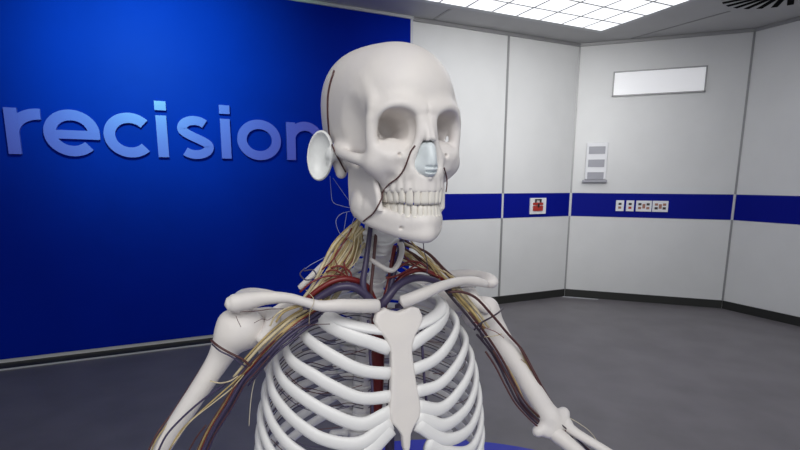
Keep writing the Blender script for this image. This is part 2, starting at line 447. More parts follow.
    def mesh(s, smooth=1):
        f = s.f; lo = s.lo.copy()
        if s.sym:                                   # node 2 lies on x=0
            f = np.concatenate([f[:2:-1], f[2:]], 0); lo[0] = -(s.f.shape[0]-3)*s.h
        f = np.pad(f, 1, constant_values=5.); lo = lo-s.h
        ins = f < 0
        c = [ins[i:i+f.shape[0]-1, j:j+f.shape[1]-1, l:l+f.shape[2]-1] for i in (0, 1) for j in (0, 1) for l in (0, 1)]
        cnt = sum(x.astype(np.int8) for x in c); act = (cnt > 0) & (cnt < 8)
        idx = np.argwhere(act); ids = np.full(act.shape, -1, np.int64); ids[tuple(idx.T)] = np.arange(len(idx))
        cor = np.array([(i, j, l) for i in (0, 1) for j in (0, 1) for l in (0, 1)])
        vals = np.stack([f[idx[:, 0]+a, idx[:, 1]+b, idx[:, 2]+c_] for a, b, c_ in cor], 1)
        acc = np.zeros((len(idx), 3)); n = np.zeros(len(idx))
        for a in range(8):
            for ax in range(3):
                if cor[a][ax] == 0:
                    b = a+(4, 2, 1)[ax]; va, vb = vals[:, a], vals[:, b]; cr = (va < 0) != (vb < 0)
                    t = np.where(cr, va/(va-vb+1e-12), 0); p = np.repeat(cor[a][None].astype(float), len(idx), 0); p[:, ax] += t
                    acc[cr] += p[cr]; n += cr
        V = lo+(idx+acc/np.maximum(n, 1)[:, None])*s.h
        Fs = []
        for ax in range(3):
            sl0 = [slice(None)]*3; sl1 = [slice(None)]*3; sl0[ax] = slice(0, -1); sl1[ax] = slice(1, None)
            a, b = ins[tuple(sl0)], ins[tuple(sl1)]
            e = np.argwhere(a != b); u, w = [(1, 2), (2, 0), (0, 1)][ax]
            e = e[(e[:, u] > 0) & (e[:, w] > 0)]
            fl = a[tuple(e.T)]
            def at(du, dw):
                q = e.copy(); q[:, u] -= du; q[:, w] -= dw; return ids[tuple(q.T)]
            Q = np.stack([at(1, 1), at(0, 1), at(0, 0), at(1, 0)], 1)
            Q[~fl] = Q[~fl][:, ::-1]; Fs.append(Q)
        Fq = np.concatenate(Fs); Fq = Fq[(Fq >= 0).all(1)]
        for _ in range(smooth):
            A = np.zeros_like(V); nn_ = np.zeros(len(V))
            for a, b in ((0, 1), (1, 2), (2, 3), (3, 0)):
                np.add.at(A, Fq[:, a], V[Fq[:, b]]); np.add.at(A, Fq[:, b], V[Fq[:, a]])
                np.add.at(nn_, Fq[:, a], 1); np.add.at(nn_, Fq[:, b], 1)
            V = V*.5+A/np.maximum(nn_, 1)[:, None]*.5
        return V, Fq

def fast_mesh(name, V, Q):
    me = bpy.data.meshes.new(name); V = np.asarray(V, np.float32); Q = np.asarray(Q, np.int32)
    me.vertices.add(len(V)); me.vertices.foreach_set('co', V.ravel())
    me.loops.add(Q.size); me.loops.foreach_set('vertex_index', Q.ravel())
    me.polygons.add(len(Q)); me.polygons.foreach_set('loop_start', np.arange(0, Q.size, 4, dtype=np.int32))
    me.polygons.foreach_set('loop_total', np.full(len(Q), 4, np.int32))
    me.update(calc_edges=True); me.shade_smooth(); return me

def bone(name, vol, fr, m, parent, mirror=False, smooth=1, label=None):
    V, Q = vol.mesh(smooth)
    if mirror: V = V*np.array([-1, 1, 1]); Q = Q[:, ::-1]
    o = link(name, fast_mesh(name, fr(V)-ORG, Q), m, parent)
    if label: o['label'] = label
    return o

root = empty('skeleton_model', tuple(ORG), 'white human skeleton model with vessels and nerves, facing slightly right in the foreground', 'skeleton')

def sm(P, n=8):
    """Catmull-Rom resample"""
    P = np.asarray(P, float)
    if len(P) < 3: 
        return np.array([P[0]+(P[-1]-P[0])*t for t in np.linspace(0, 1, n+1)])
    Q = np.vstack([2*P[0]-P[1], P, 2*P[-1]-P[-2]]); out = []
    for i in range(1, len(Q)-2):
        for t in np.arange(n)/n:
            a, b, c, d = Q[i-1:i+3]
            out.append(.5*((2*b)+(c-a)*t+(2*a-5*b+4*c-d)*t*t+(-a+3*b-3*c+d)*t**3))
    out.append(P[-1]); return np.array(out)

def sweep(P, r1, r2, Nrm=None, seg=10, taper=True):
    """tube along P (N,3); r1 along the normal, r2 along the binormal"""
    P = np.asarray(P, float); n = len(P); Tn = np.gradient(P, axis=0); Tn /= np.linalg.norm(Tn, axis=1)[:, None]+1e-12
    r1 = np.broadcast_to(r1, n).astype(float); r2 = np.broadcast_to(r2, n).astype(float)
    if Nrm is None:
        Nrm = np.zeros_like(P); v = np.array([.3, .5, .8]); 
        for i in range(n):
            v = v-Tn[i]*(v@Tn[i]); v /= np.linalg.norm(v); Nrm[i] = v
    else:
        Nrm = np.asarray(Nrm, float); Nrm = Nrm-Tn*(Nrm*Tn).sum(1)[:, None]; Nrm /= np.linalg.norm(Nrm, axis=1)[:, None]
    B = np.cross(Tn, Nrm); V = []; Fc = []
    for i in range(n):
        for j in range(seg):
            a = 2*math.pi*j/seg; V.append(P[i]+Nrm[i]*r1[i]*math.cos(a)+B[i]*r2[i]*math.sin(a))
    for i in range(n-1):
        for j in range(seg):
            k2 = (j+1) % seg; Fc.append((i*seg+j, i*seg+k2, (i+1)*seg+k2, (i+1)*seg+j))
    V.append(P[0]-Tn[0]*min(r1[0], r2[0])*.5); V.append(P[-1]+Tn[-1]*min(r1[-1], r2[-1])*.5); a, b = len(V)-2, len(V)-1
    for j in range(seg):
        k2 = (j+1) % seg; Fc.append((a, k2, j)); Fc.append((b, (n-1)*seg+j, (n-1)*seg+k2))
    return V, Fc

def tube(name, pts, r, m, n=6, seg=7, r_end=None, label=None):
    P = sm(pts, n); rr = np.linspace(r, r if r_end is None else r_end, len(P))/1000
    V, Fc = sweep(P, rr, rr, seg=seg)
    o = link(name, mesh(name, [v-ORG for v in V], Fc), m, root)
    if label: o['label'] = label
    return o

# ================================================================== SKULL (mm, x right, y front, z up, origin between the ears)
v = Vol((0, -98, -48), (78, 112, 122), 1.3, sym=True)
v.ell((0, -2, 37), (63, 88, 76), 0)
v.ell((0, -20, 48), (66, 66, 60), 20)
v.ell((0, 32, 56), (55, 58, 49), 22)
v.ell((25, -14, 69), (36, 56, 36), 16)
v.ell((0, -48, 22), (54, 42, 46), 12)
v.f += 0; v.blur(4, 3)
v.plane((0, 0, -24), (0, -.1, -1), 8)
# temporal fossa
v.ell((73, 46, 18), (23, 25, 38), 9, 's')
v.ell((60, 56, 0), (12, 14, 22), 6, 's')
# temporal line
v.chain([(47, 68, 40), (46, 60, 54), (46, 50, 66), (48, 36, 72)], [4, 3, 2, 0], 9)
# mastoid, temporal root
v.cap((52, -14, -4), (52, -12, -21), 12, 6.5, 7)
v.ell((56, 4, 3), (8, 16, 7), 9)
v.ell((64, -3, -2), (9, 4, 4), 1.5, 's')
# facial block
v.ell((0, 52, -20), (31, 42, 25), 6)
v.ell((24, 66, -10), (24, 18, 18), 8)
v.ell((0, 60, 14), (26, 26, 24), 8)
def arch(X, Y, Z):
    a = np.sqrt((X/31.5)**2+((Y-54)/42.5)**2); return np.maximum((a-1)*30, np.maximum(-41-Z, Z+20))
v.op(arch, (-32, 10, -42), (32, 98, -18), 5)
# brow ridge, orbital rim
v.chain([(4, 89, 36), (18, 86, 42), (34, 79, 42), (46, 68, 34)], [5, 3.5, 3.5, 4], 12)
rim = [(7, 89, 24), (12, 89.5, 35), (25, 87, 41), (39, 79.5, 38), (48.5, 69, 25), (47.5, 67, 6), (40, 75, -5), (27, 80, -6), (15, 85, 1), (8, 90, 12)]
v.chain(rim+[rim[0]], [2.2, 2.6, 3.2, 3.6, 4, 4.2, 4.4, 4, 3.2, 2.2, 2.2], 6)
# zygoma
v.ell((43.5, 63, -12), (11, 11.5, 12), 7)
v.chain([(49.5, 67, 28), (49, 65, 6), (45, 65, -8)], [4.6, 5, 7.5], 6)
v.chain([(44, 61, -14), (36, 63, -25), (31, 60, -32)], [7.5, 6.5, 5], 8)
v.chain([(46, 61, -12), (55, 50, -9), (60.5, 36, -5.5), (62.5, 22, -2), (61, 8, 2), (57, -2, 3)], [7, 6, 5.4, 5.2, 5.2, 6], 7)
# orbital cavity
for a, b, ra, rb in (((27, 90, 18), (26, 66, 19), 17, 14.5), ((26, 66, 19), (18, 42, 19), 14.5, 6)):
    v.cap(a, b, ra, rb, 3, 's')
v.ell((28.5, 84, 18), (21.5, 14, 18.5), 3.5, 's')
v.ell((20, 92, 8), (13, 9, 13), 5, 's')
v.ell((26, 62, -2), (19, 18, 14), 6)
v.cap((33, 76, 27), (24, 42, 24), 10, 8, 4, 's')
v.cap((36, 72, 14), (33, 50, 12), 3.5, 3, 3, 's')
# nose bones and frontal process
v.chain([(1.5, 90, 26), (2, 95, 15), (2.5, 101, 1)], [4.6, 4, 3.2], 6)
v.chain([(7, 89, 26), (10, 90, 8), (17, 87, -10), (18, 86, -22)], [3, 3.5, 4.5, 4], 6)
# nasal aperture
v.ell((0, 99, -15), (14, 20, 12), 3, 's'); v.ell((0, 101, -3), (8.5, 18, 11), 3, 's')
v.cap((0, 80, -26), (0, 97, -27), 3, 2, 3)
# canine fossa, infraorbital hole, alveolar bulges
v.ell((29, 90, -19), (7, 6, 8), 6, 's')
TE = [(4.4, 95.5, 8.6), (12.2, 93, 7), (19, 88.5, 7.6), (24.2, 82, 7), (27.6, 75, 7), (30, 66, 9.5), (31.2, 56, 9.5), (31.2, 47, 8.5)]
for i, (x, y, w) in enumerate(TE):
    v.cap((x*.98, y-3.2, -24), (x*.98, y-3.2, -38), 2.2, 3.9, 2.5)
v.ell((0, 38, -42), (22, 38, 14), 3, 's')
v.ell((27, 84, -5), (2, 4, 1.8), 1, 's')
skull = bone('skull', v, S, M['bone'], root)

# teeth
def tooth(x, y, w, z0, z1, th, jaw, inx=0, iny=0):
    # tangent of dental arch
    ang = math.atan2(y-54, x/31.5*42.5) if True else 0
    nx, ny = math.cos(ang), math.sin(ang); nrm = np.array([x/31.5**2, (y-54)/42.5**2, 0]); nrm /= np.linalg.norm(nrm)
    if y < 56: nrm = np.array([1., 0, 0])
    tn = np.array([-nrm[1], nrm[0], 0]); V = []; Fc = []
    rows = 7; seg = 14; zz = np.linspace(z0, z1, rows)
    for i, z in enumerate(zz):
        q = i/(rows-1); sw = .97+.12*math.sin(min(q*1.6, 1)*math.pi/2); st = 1-.35*q
        if i == rows-1: sw *= .86; st *= .6
        for j in range(seg):
            a = 2*math.pi*j/seg; ca, sa = math.cos(a), math.sin(a)
            ca = math.copysign(abs(ca)**.7, ca); sa = math.copysign(abs(sa)**.7, sa)
            p = np.array([x-inx, y-iny, 0])-nrm*th*.35+tn*ca*w*.47*sw+nrm*sa*th*.5*st; p[2] = z; V.append(p)
    for i in range(rows-1):
        for j in range(seg):
            k2 = (j+1) % seg; Fc.append((i*seg+j, i*seg+k2, (i+1)*seg+k2, (i+1)*seg+j))
    Fc.append(tuple(range(seg))); Fc.append(tuple((rows-1)*seg+j for j in range(seg)))
    return V, Fc
def put_tooth(V, Fc, par, fr=S):
    V = fr(np.array(V))-ORG
    o = link('tooth', mesh('tooth', V, Fc), M['tooth'], par)
for sx in (1, -1):
    for i, (x, y, w) in enumerate(TE[:8]):
        th = 6 if i < 3 else 8.5
        V, Fc = tooth(x, y, w, -37, (-53 if i < 3 else -51.5), th, 0); V = [np.array([sx*p[0], p[1], p[2]]) for p in V]
        put_tooth(V, Fc, skull)

# ================================================================== MANDIBLE
v = Vol((0, -8, -104), (66, 108, 8), 1.2, sym=True)
v_off = -4.5
TL = [(2.8, 92.5, 5.4), (8.4, 91.5, 5.8), (14.6, 88.8, 6.6), (20.6, 83.5, 7), (25, 76.5, 7.2), (28, 67, 10.5), (30, 56, 10.5), (31, 45.5, 10)]
al = [(0, 90, -68), (8, 87.5, -68), (16, 81, -68), (23, 73, -67), (29, 60, -65), (36, 48, -61), (43, 38, -55)]
v.chain(al, 5.2, 5)
ba = [(0, 87, -83.5), (7, 86, -84), (16, 79, -82.5), (28, 66, -79), (38, 47, -74), (45, 29, -68), (48, 15, -60)]
v.chain(ba, [6, 6.5, 6.3, 6, 6, 6, 5.5], 6)
mi = [(0, 88, -76), (5, 87, -76), (14, 81, -75), (26, 69, -72), (35, 52, -67), (43, 36, -62), (48, 20, -56)]
v.chain(mi, 6, 9)
v.chain([(a*.98, b, c+5) for a, b, c in mi], 5, 6)
v.ell((0, 89, -83), (7, 6, 7), 7)
ram = [(0, -56), (1, -30), (5, -8), (16, -8), (20, -14), (27, -16), (35, -8), (47, -7), (55, -20), (62, -42), (64, -60), (30, -74), (8, -69)]
v.poly([(a, b) for a, b in ram], (52, 0, 0), (-.14, 1, 0), (.06, 0, 1), 3.6, 3, 4)
v.ell((54, 11, -9), (8, 6, 6), 6)
v.ell((50, 20, -54), (5, 12, 12), 5)
for x, y, w in TL: v.cap((x*.99, y-2.6, -72), (x*.99, y-2.6, -64), 2.0, 3.1, 2.5)
v.ell((25, 81, -76), (1.8, 4.5, 1.5), 1, 's')
SJ = lambda p: S(np.asarray(p, float)*np.array([.94, 1, 1]))
jaw = bone('mandible', v, SJ, M['bone'], root)
for sx in (1, -1):
    for i, (x, y, w) in enumerate(TL):
        V, Fc = tooth(x, y, w, -65.5, -53.1 if i < 3 else -51.8, 5.5 if i < 3 else 8, 1); V = [np.array([sx*p[0], p[1]+.6, p[2]]) for p in V]
        put_tooth(V, Fc, jaw, SJ)

# nose cartilage: smooth bluish filler over the nasal opening
v = Vol((0, 66, -32), (18, 116, 12), 0.9, sym=True)
v.ell((0, 84, -16), (14.5, 15, 12), 0); v.ell((0, 89, -3), (9, 11, 11), 7); v.chain([(0, 97.5, 1), (0, 100, -10), (0, 97, -20)], [3, 4.5, 6], 7)
v.ell((6, 104, -17), (6, 5, 1.4), 1, 's'); v.ell((4, 103, -21.5), (6, 5, 1.2), 1, 's')
nose = bone('nasal_cartilage', v, S, M['cartilage'], root, label='smooth bluish white cartilage filling the nose opening')
# ears
def ear(sx):
    e = Vol((56, -42, -42), (104, 24, 44), 1.1)
    nrm = np.array([.62, .785, .0]); nrm /= np.linalg.norm(nrm); tn = np.array([.785, -.62, 0.12]); tn /= np.linalg.norm(tn); up = np.cross(nrm, tn); up /= np.linalg.norm(up)
    Rm_ = np.array([nrm, tn, up]); c = np.array([77, -10, -3.])
    e.ell(c, (10, 15, 27), 0, R=Rm_)
    e.ell(c+nrm*6, (12.5, 13.2, 24.8), 1.2, 's', R=Rm_)
    e.plane(c+nrm*4.5, nrm, 1.5)
    e.cap((66, -4, -2), (60, -3, -2), 7, 6, 3)
    e.cap(c-tn*8+nrm*-2+UP*-6, c-tn*11+nrm*2+UP*8, 2.2, 2, 3)
    bone('ear', e, S, M['ear'], root, mirror=(sx < 0), label='pale smooth cupped ear standing out from the skull')
ear(1); ear(-1)

# ================================================================== THORAX
ZTt = np.array([10, 0, -30, -60, -100, -150, -200, -250, -300.])
AA = np.array([62, 73, 103, 123, 140, 150, 155, 155, 150.]); YFt = np.array([2, 4, 12, 18, 26, 34, 38, 36, 28.])
YBt = np.array([-88, -96, -118, -136, -150, -158, -160, -155, -145.]); PW = 2.3
def surf(th, z, off=0):
    a = np.interp(-z, -ZTt, AA)+off; yf = np.interp(-z, -ZTt, YFt)+off; yb = np.interp(-z, -ZTt, YBt)-off; yc, b = (yf+yb)/2, (yf-yb)/2
    s_, c_ = math.sin(math.radians(th)), math.cos(math.radians(th))
    return np.array([a*math.copysign(abs(s_)**(2/PW), s_), yc+b*math.copysign(abs(c_)**(2/PW), c_), z])
ANG = [5, 18, 35, 50, 70, 92, 130, 160, 174]
RIBS = [([9, 18, 35, 50, 70, 92, 130, 160, 172], [-25, -22, -17, -13, -8, -2, 15, 28, 33]),
        (ANG, [-46, -36, -27, -21, -15, -10, 2, 10, 13]),
        (ANG, [-74, -68, -54, -44, -35, -28, -17, -10, -8]),
        (ANG, [-100, -98, -83, -71, -62, -53, -40, -32, -29]),
        (ANG, [-119, -127, -112, -98, -86, -76, -62, -53, -50]),
        (ANG, [-130, -148, -142, -128, -109, -94, -80, -74, -71]),
        (ANG, [-137, -166, -170, -158, -138, -119, -103, -95, -92]),
        ([9, 18, 35, 50, 70, 92, 130, 160, 174], [-164, -182, -196, -188, -168, -148, -128, -118, -113]),
        ([16, 22, 35, 50, 70, 92, 130, 160, 174], [-184, -198, -216, -214, -197, -176, -152, -140, -134]),
        ([26, 34, 42, 50, 70, 92, 130, 160, 174], [-212, -226, -236, -238, -224, -204, -176, -162, -155]),
        ([80, 92, 110, 130, 160, 174], [-240, -232, -220, -206, -186, -176]),
        ([112, 130, 150, 160, 174], [-242, -230, -216, -208, -198])]
def spine_y(z): return float(np.interp(-z, [-200, -110, -50, 0, 60, 140, 220, 300, 420], [-33, -45, -52, -68, -95, -112, -108, -88, -68]))
for sx in (1, -1):
    for ri, (ang, zz) in enumerate(RIBS):
        th = np.linspace(0, 1, 44); aa = np.interp(th, np.linspace(0, 1, len(ang)), ang)
        q = sm([(a, z, 0) for a, z in zip(ang, zz)], 6)
        P = [surf(a, z) for a, z, _ in q]; Nn = [surf(a, z, 10)-surf(a, z) for a, z, _ in q]
        # turn into the spine
        zl = zz[-1]; ys = spine_y(zl)
        P += [np.array([22, ys-14, zl+4]), np.array([14, ys-4, zl+5])]; Nn += [np.array([0, -1, 0.]), np.array([0, -1, 0.])]
        P = np.array(P); Nn = np.array(Nn); P[:, 0] *= sx; Nn[:, 0] *= sx
        if ri == 0: Nn = Nn*.25+np.array([0, 0, 9.])
        n = len(P); t = np.linspace(0, 1, n)
        wid = np.interp(t, [0, .1, .22, .35, .8, 1], [8.0, 7.6, 8.1, 8.0, 7, 4.8]); thk = np.interp(t, [0, .2, .8, 1], [5, 4.6, 4.4, 4.2])
        if ri == 0: wid = np.interp(t, [0, .15, .4, 1], [7.5, 8.5, 8, 5])
        if ri == 1: wid = wid*1.08
        if 4 <= ri <= 8: wid = wid*np.interp(t, [0, .12, .25], [1.28, 1.12, 1])
        if ri > 9: wid = wid*np.interp(t, [0, .2, 1], [.5, 1, 1])
        V, Fc = sweep(P, thk, wid, Nn, seg=12)
        o = link('rib', mesh('rib', T(np.array(V))-ORG, Fc), M['rib'], root)

# sternum
v = Vol((-40, -12, -180), (40, 60, 12), 1.3)
half = [(0, -5), (9, -3), (16, 1), (27, -3), (31, -13), (27, -23), (19, -33), (14.5, -44), (13.5, -52), (15, -75), (17.5, -98), (20, -116), (18, -128), (10, -138), (5.5, -146), (4.5, -160), (2, -168)]
pl = half+[(-a, b) for a, b in reversed(half[1:])]
v.poly(pl, (0, 0, 0), (1, 0, 0), (0, 0, 1), 5, 2.5, 0, bend=lambda u, w: -np.interp(-w, -ZTt, YFt+1.5).astype(np.float32))
bone('sternum', v, T, M['bone'], root)

# vertebrae and discs
def vertebra(w, d, h, kind):
    v = Vol((-46, -75, -26), (46, 30, 26), 2.0, sym=True)
    v.op(lambda X, Y, Z: np.maximum((np.sqrt((X/w)**2+(Y/d)**2)-1)*min(w, d)+np.clip(1-abs(Z)/h, 0, 1)*2.0, np.abs(Z)-h), (-w, -d, -h), (w, d, h), 2)
    v.chain([(w*.5, -d*.8, h*.3), (w*.75, -d-12, h*.3)], [4, 4], 3)
    if kind == 'c':
        v.chain([(w*.7, -2, 0), (w*1.45, -7, -3)], [4, 3.6], 3); v.chain([(w*.9, -d-5, 5), (w*.9, -d-7, -6)], [5, 5], 3)
        v.chain([(w*.8, -d-7, 0), (0, -d-15, -2), (0, -d-30, -8)], [4, 3.5, 3.5], 4)
    else:
        tx = 30 if kind == 't' else 38
        v.chain([(w*.7, -d-10, h*.3), (tx, -d-20 if kind == 't' else -d-12, h*.5)], [5, 4.5], 4)
        v.chain([(w*.7, -d-12, 2), (0, -d-20, 0), (0, -d-(42 if kind == 't' else 40), -16 if kind == 't' else -6)], [4.5, 4.5, 4], 4)
        v.chain([(w*.7, -d-13, h), (w*.7, -d-15, -h)], [4.5, 4.5], 4)
    V, Q = v.mesh(1); return V, Q
proto = {'c': vertebra(13, 9.5, 6.3, 'c'), 't': vertebra(14.5, 12, 9, 't'), 'l': vertebra(22, 16, 12.5, 'l')}
# neck runs from the skull base to T1
nb = (TR.T@(S((0, 8, -28))-TP))*1000
def spine_pt(z):
    if z > 45:
        t = (z-45)/(nb[2]-45); y0 = spine_y(45)
        return np.array([nb[0]*t, y0+(nb[1]-y0)*t+6*math.sin(t*math.pi), z])
    return np.array([0, spine_y(z), z])
zs = [(nb[2]-8-i*(nb[2]-8-48)/6.6, 'c', 1.0+.03*i) for i in range(7)]
zs += [(33-20.5*i, 't', .85+.022*i) for i in range(12)]+[(-222-30*i, 'l', 1) for i in range(5)]
cerv = []
for i, (z, kd, sc) in enumerate(zs):
    V, Q = proto[kd]; p = spine_pt(z); nx = spine_pt(z+4); tg = nx-spine_pt(z-4); tg /= np.linalg.norm(tg)
    X = np.array([1., 0, 0]); Yv = np.cross(tg, X); Yv /= np.linalg.norm(Yv); X = np.cross(Yv, tg)
    Vw = p+(V*sc*np.array([1, 1, 1 if kd != 't' else .95]))@np.array([X, Yv, tg])
    link('vertebra', fast_mesh('vertebra', T(Vw)-ORG, Q), M['rib'], root)
    if i < len(zs)-1:
        p2 = (p+spine_pt(zs[i+1][0]))/2; rw = {'c': 11.5, 't': 12.5, 'l': 20}[kd]*sc; rd = {'c': 8.5, 't': 10, 'l': 14}[kd]*sc; hh = {'c': 3.4, 't': 3.2, 'l': 5}[kd]
        Vd, Fd = sweep([p2-tg*hh, p2-tg*hh*.4, p2+tg*hh*.4, p2+tg*hh], [rw*.93, rw, rw, rw*.93], [rd*.93, rd, rd, rd*.93], [X]*4, seg=16)
        link('disc', mesh('disc', T(np.array(Vd))-ORG, Fd), M['rib'], root)

# hyoid / larynx cartilage ring in front of the neck
hy = [W(*p) for p in ((368, 258, -30), (376, 263, -18), (386, 269, -8), (393, 270, -6), (399, 262, -10), (402, 250, -20), (400, 242, -32))]
V, Fc = sweep(sm(hy, 6), .0030, .0042, seg=12); link('hyoid', mesh('hyoid', [p-ORG for p in V], Fc), M['bone'], root)

# ================================================================== SHOULDER GIRDLE
def clav(path, rr):
    P = sm(path, 8); r = np.interp(np.linspace(0, 1, len(P)), np.linspace(0, 1, len(rr)), rr)/1000
    V, Fc = sweep(P, r*.85, r, [TR@np.array([0, 1., 0])]*len(P), seg=14)
    link('clavicle', mesh('clavicle', [p-ORG for p in V], Fc), M['bone'], root)
clav([W(377, 306, 6), W(362, 306, 11), W(341, 305.5, 14), W(322, 306, 12), (W(305, 302, 4)), W(288, 298, -8), W(266, 298, -20), W(248, 301, -28), W(234, 303.5, -32), W(227, 304.5, -33)], [8.2, 8, 7.5, 6.2, 5, 5.6, 7.6, 10, 10.5, 7])
clav([W(402, 302, 6), W(412, 298.5, 11), W(424, 293.5, 14), W(438, 287.5, 10), W(452, 283, -4), W(464, 281, -18), W(476, 281.5, -28), W(486, 284, -33)], [8, 8, 7.5, 6.5, 6, 6, 6.5, 5])

def scap(sx, dz):
    s_ = Vol((40, -190, -190), (200, 20, 45), 2.0)
    # blade: plane roughly tangent to the rear cage
    o = np.array([118, -118, -60.]); U = np.array([.80, .55, 0]); Vv = np.array([0, .08, 1])
    s_.poly([(-52, 50), (-20, 55), (15, 46), (38, 34), (44, 14), (34, 0), (14, -50), (-8, -98), (-20, -108), (-34, -96), (-46, -40), (-56, 20)], o, U, Vv, 3.2, 2, 0)
    gl = np.array([154, -76, -28.])
    s_.ell(gl, (12, 17, 22), 9)                      # glenoid
    s_.cap((136, -92, -34), gl, 11, 14, 8)
    # spine and acromion
    s_.chain([(80, -150, -22), (110, -142, -6), (140, -122, 5), (160, -92, 10), (170, -62, 9), (168, -46, 8)], [4, 6, 7.5, 9, 10, 8], 6)
    s_.ell((167, -54, 8), (13, 18, 8), 6)
    s_.chain([(150, -78, -14), (134, -54, -8), (140, -36, -18), (150, -30, -26)], [11, 10, 8.5, 7], 8)          # coracoid
    bone('scapula', s_, lambda p: T(p+np.array([0, 0, dz])), M['bone'], root, mirror=sx < 0)
scap(1, -5); scap(-1, 1)

# ================================================================== ARMS (built in metres*1000, world)
def Tm(p): return np.asarray(p)/1000
def humerus(head, elbow, out, side, rs=(11, 10.5, 12)):
    """head/elbow world points (m); out: lateral direction (world)"""
    h = np.array(head)*1000; e = np.array(elbow)*1000; ax = (e-h)/np.linalg.norm(e-h)
    out = np.array(out, float); out -= ax*(out@ax); out /= np.linalg.norm(out); fw = np.cross(ax, out)
    if fw[1] > 0: fw = -fw
    pts = np.array([h, e]); lo = pts.min(0)-48; hi = pts.max(0)+48
    v = Vol(lo, hi, 2.1)
    v.ell(h-out*5, (25, 25, 24), 0)
    v.ell(h+out*10+ax*4, (15, 16, 18), 8)
    v.ell(h+out*2+ax*8+fw*12, (10, 10, 14), 6)
    n0 = h+out*2+ax*18
    L = np.linalg.norm(e-h)
    v.chain([n0, h+ax*52, h+ax*(L*.5)+out*1, h+ax*(L*.78), e-ax*22], [18, rs[0]+1.5, rs[1], rs[1], rs[2]], 9)
    v.ell(e-ax*12, (15, 15, 15), 8)
    v.chain([e-out*27-ax*10, e-ax*4, e+out*22-ax*6], [8, 9, 9], 8)
    v.cap(e-out*14, e+out*14, 9, 10, 6)
    v.ell(e-ax*16-fw*14, (10, 10, 10), 5, 's')
    bone('humerus', v, Tm, M['bone'], root)
    return ax, out, fw
def forearm(elbow, wrist, out, fw):
    e = np.array(elbow)*1000; w = np.array(wrist)*1000; ax = (w-e)/np.linalg.norm(w-e)
    out = out-ax*(out@ax); out /= np.linalg.norm(out); lo = np.minimum(e, w)-45; hi = np.maximum(e, w)+45
    a = Vol(lo, hi, 2.4); a.chain([e-ax*16-fw*14-out*4, e+ax*12-out*9, e+ax*90-out*11, w-out*14], [10, 11, 6.5, 6], 6); bone('ulna', a, Tm, M['bone'], root)
    b = Vol(lo, hi, 2.4); b.chain([e+out*13+ax*8, e+out*11+ax*28, e+out*19+ax*110, w+out*10], [10.5, 7, 7, 12], 6); bone('radius', b, Tm, M['bone'], root)
    # hand
    fd = fw; tb = Vol(np.array(w)-70, np.array(w)+70, 2.4)
    for i in range(4): 
        for j in range(2): tb.ell(w+ax*(12+j*13)+out*(14-i*10), (6.5, 6.5, 6.5), 1)
    bone('carpal_bones', tb, Tm, M['bone'], root)
    for i, (sp, Ls) in enumerate(((34, (42, 30, 24)), (14, (62, 38, 24, 16)), (4, (60, 42, 27, 17)), (-7, (54, 38, 25, 17)), (-17, (50, 31, 19, 16)))):
        p = w+ax*30+out*(14-i*8+ (8 if i == 0 else 0)) - (ax*12 if i == 0 else 0); dr = ax+out*(sp-4)*.012*(2.0 if i == 0 else .6); dr /= np.linalg.norm(dr)
        for j, Lh in enumerate(Ls):
            q = p+dr*Lh; 
            V, Fc = sweep(np.array([p+(q-p)*t for t in np.linspace(.04, .96, 7)])/1000, np.array([5.5, 4.4, 3.6, 3.4, 3.6, 4.4, 5])/1000*(1-.1*j), np.array([5.5, 4.4, 3.6, 3.4, 3.6, 4.4, 5])/1000*(1-.1*j), seg=10)
            link('finger_bone', mesh('finger_bone', [x-ORG for x in V], Fc), M['bone'], root)
            p = q; dr = dr+fw*(.12+.05*j); dr /= np.linalg.norm(dr)
R_out = TR@np.array([1., 0, 0]); L_out = -R_out
hr = W(240, 327, -52); er = hr+(W(160, 452, -48)-hr)*1.62
ax, out, fw = humerus(hr, er, R_out+np.array([0, 0, .3]), 1)
wr = er+(ax*.75+np.array([.1, -.35, -.6]))*.2; forearm(er, wr, out, fw)
hl = W(482, 311, -56); el = W(555, 426, 22)
ax, out, fw = humerus(hl, el, L_out+np.array([0, 0, .3]), -1, rs=(15, 14.5, 15))
wl_ = el+ (W(597, 458, 66)-el)*3.6; wl_ = el+(wl_-el)/np.linalg.norm(wl_-el)*.235; forearm(el, wl_, out, fw)

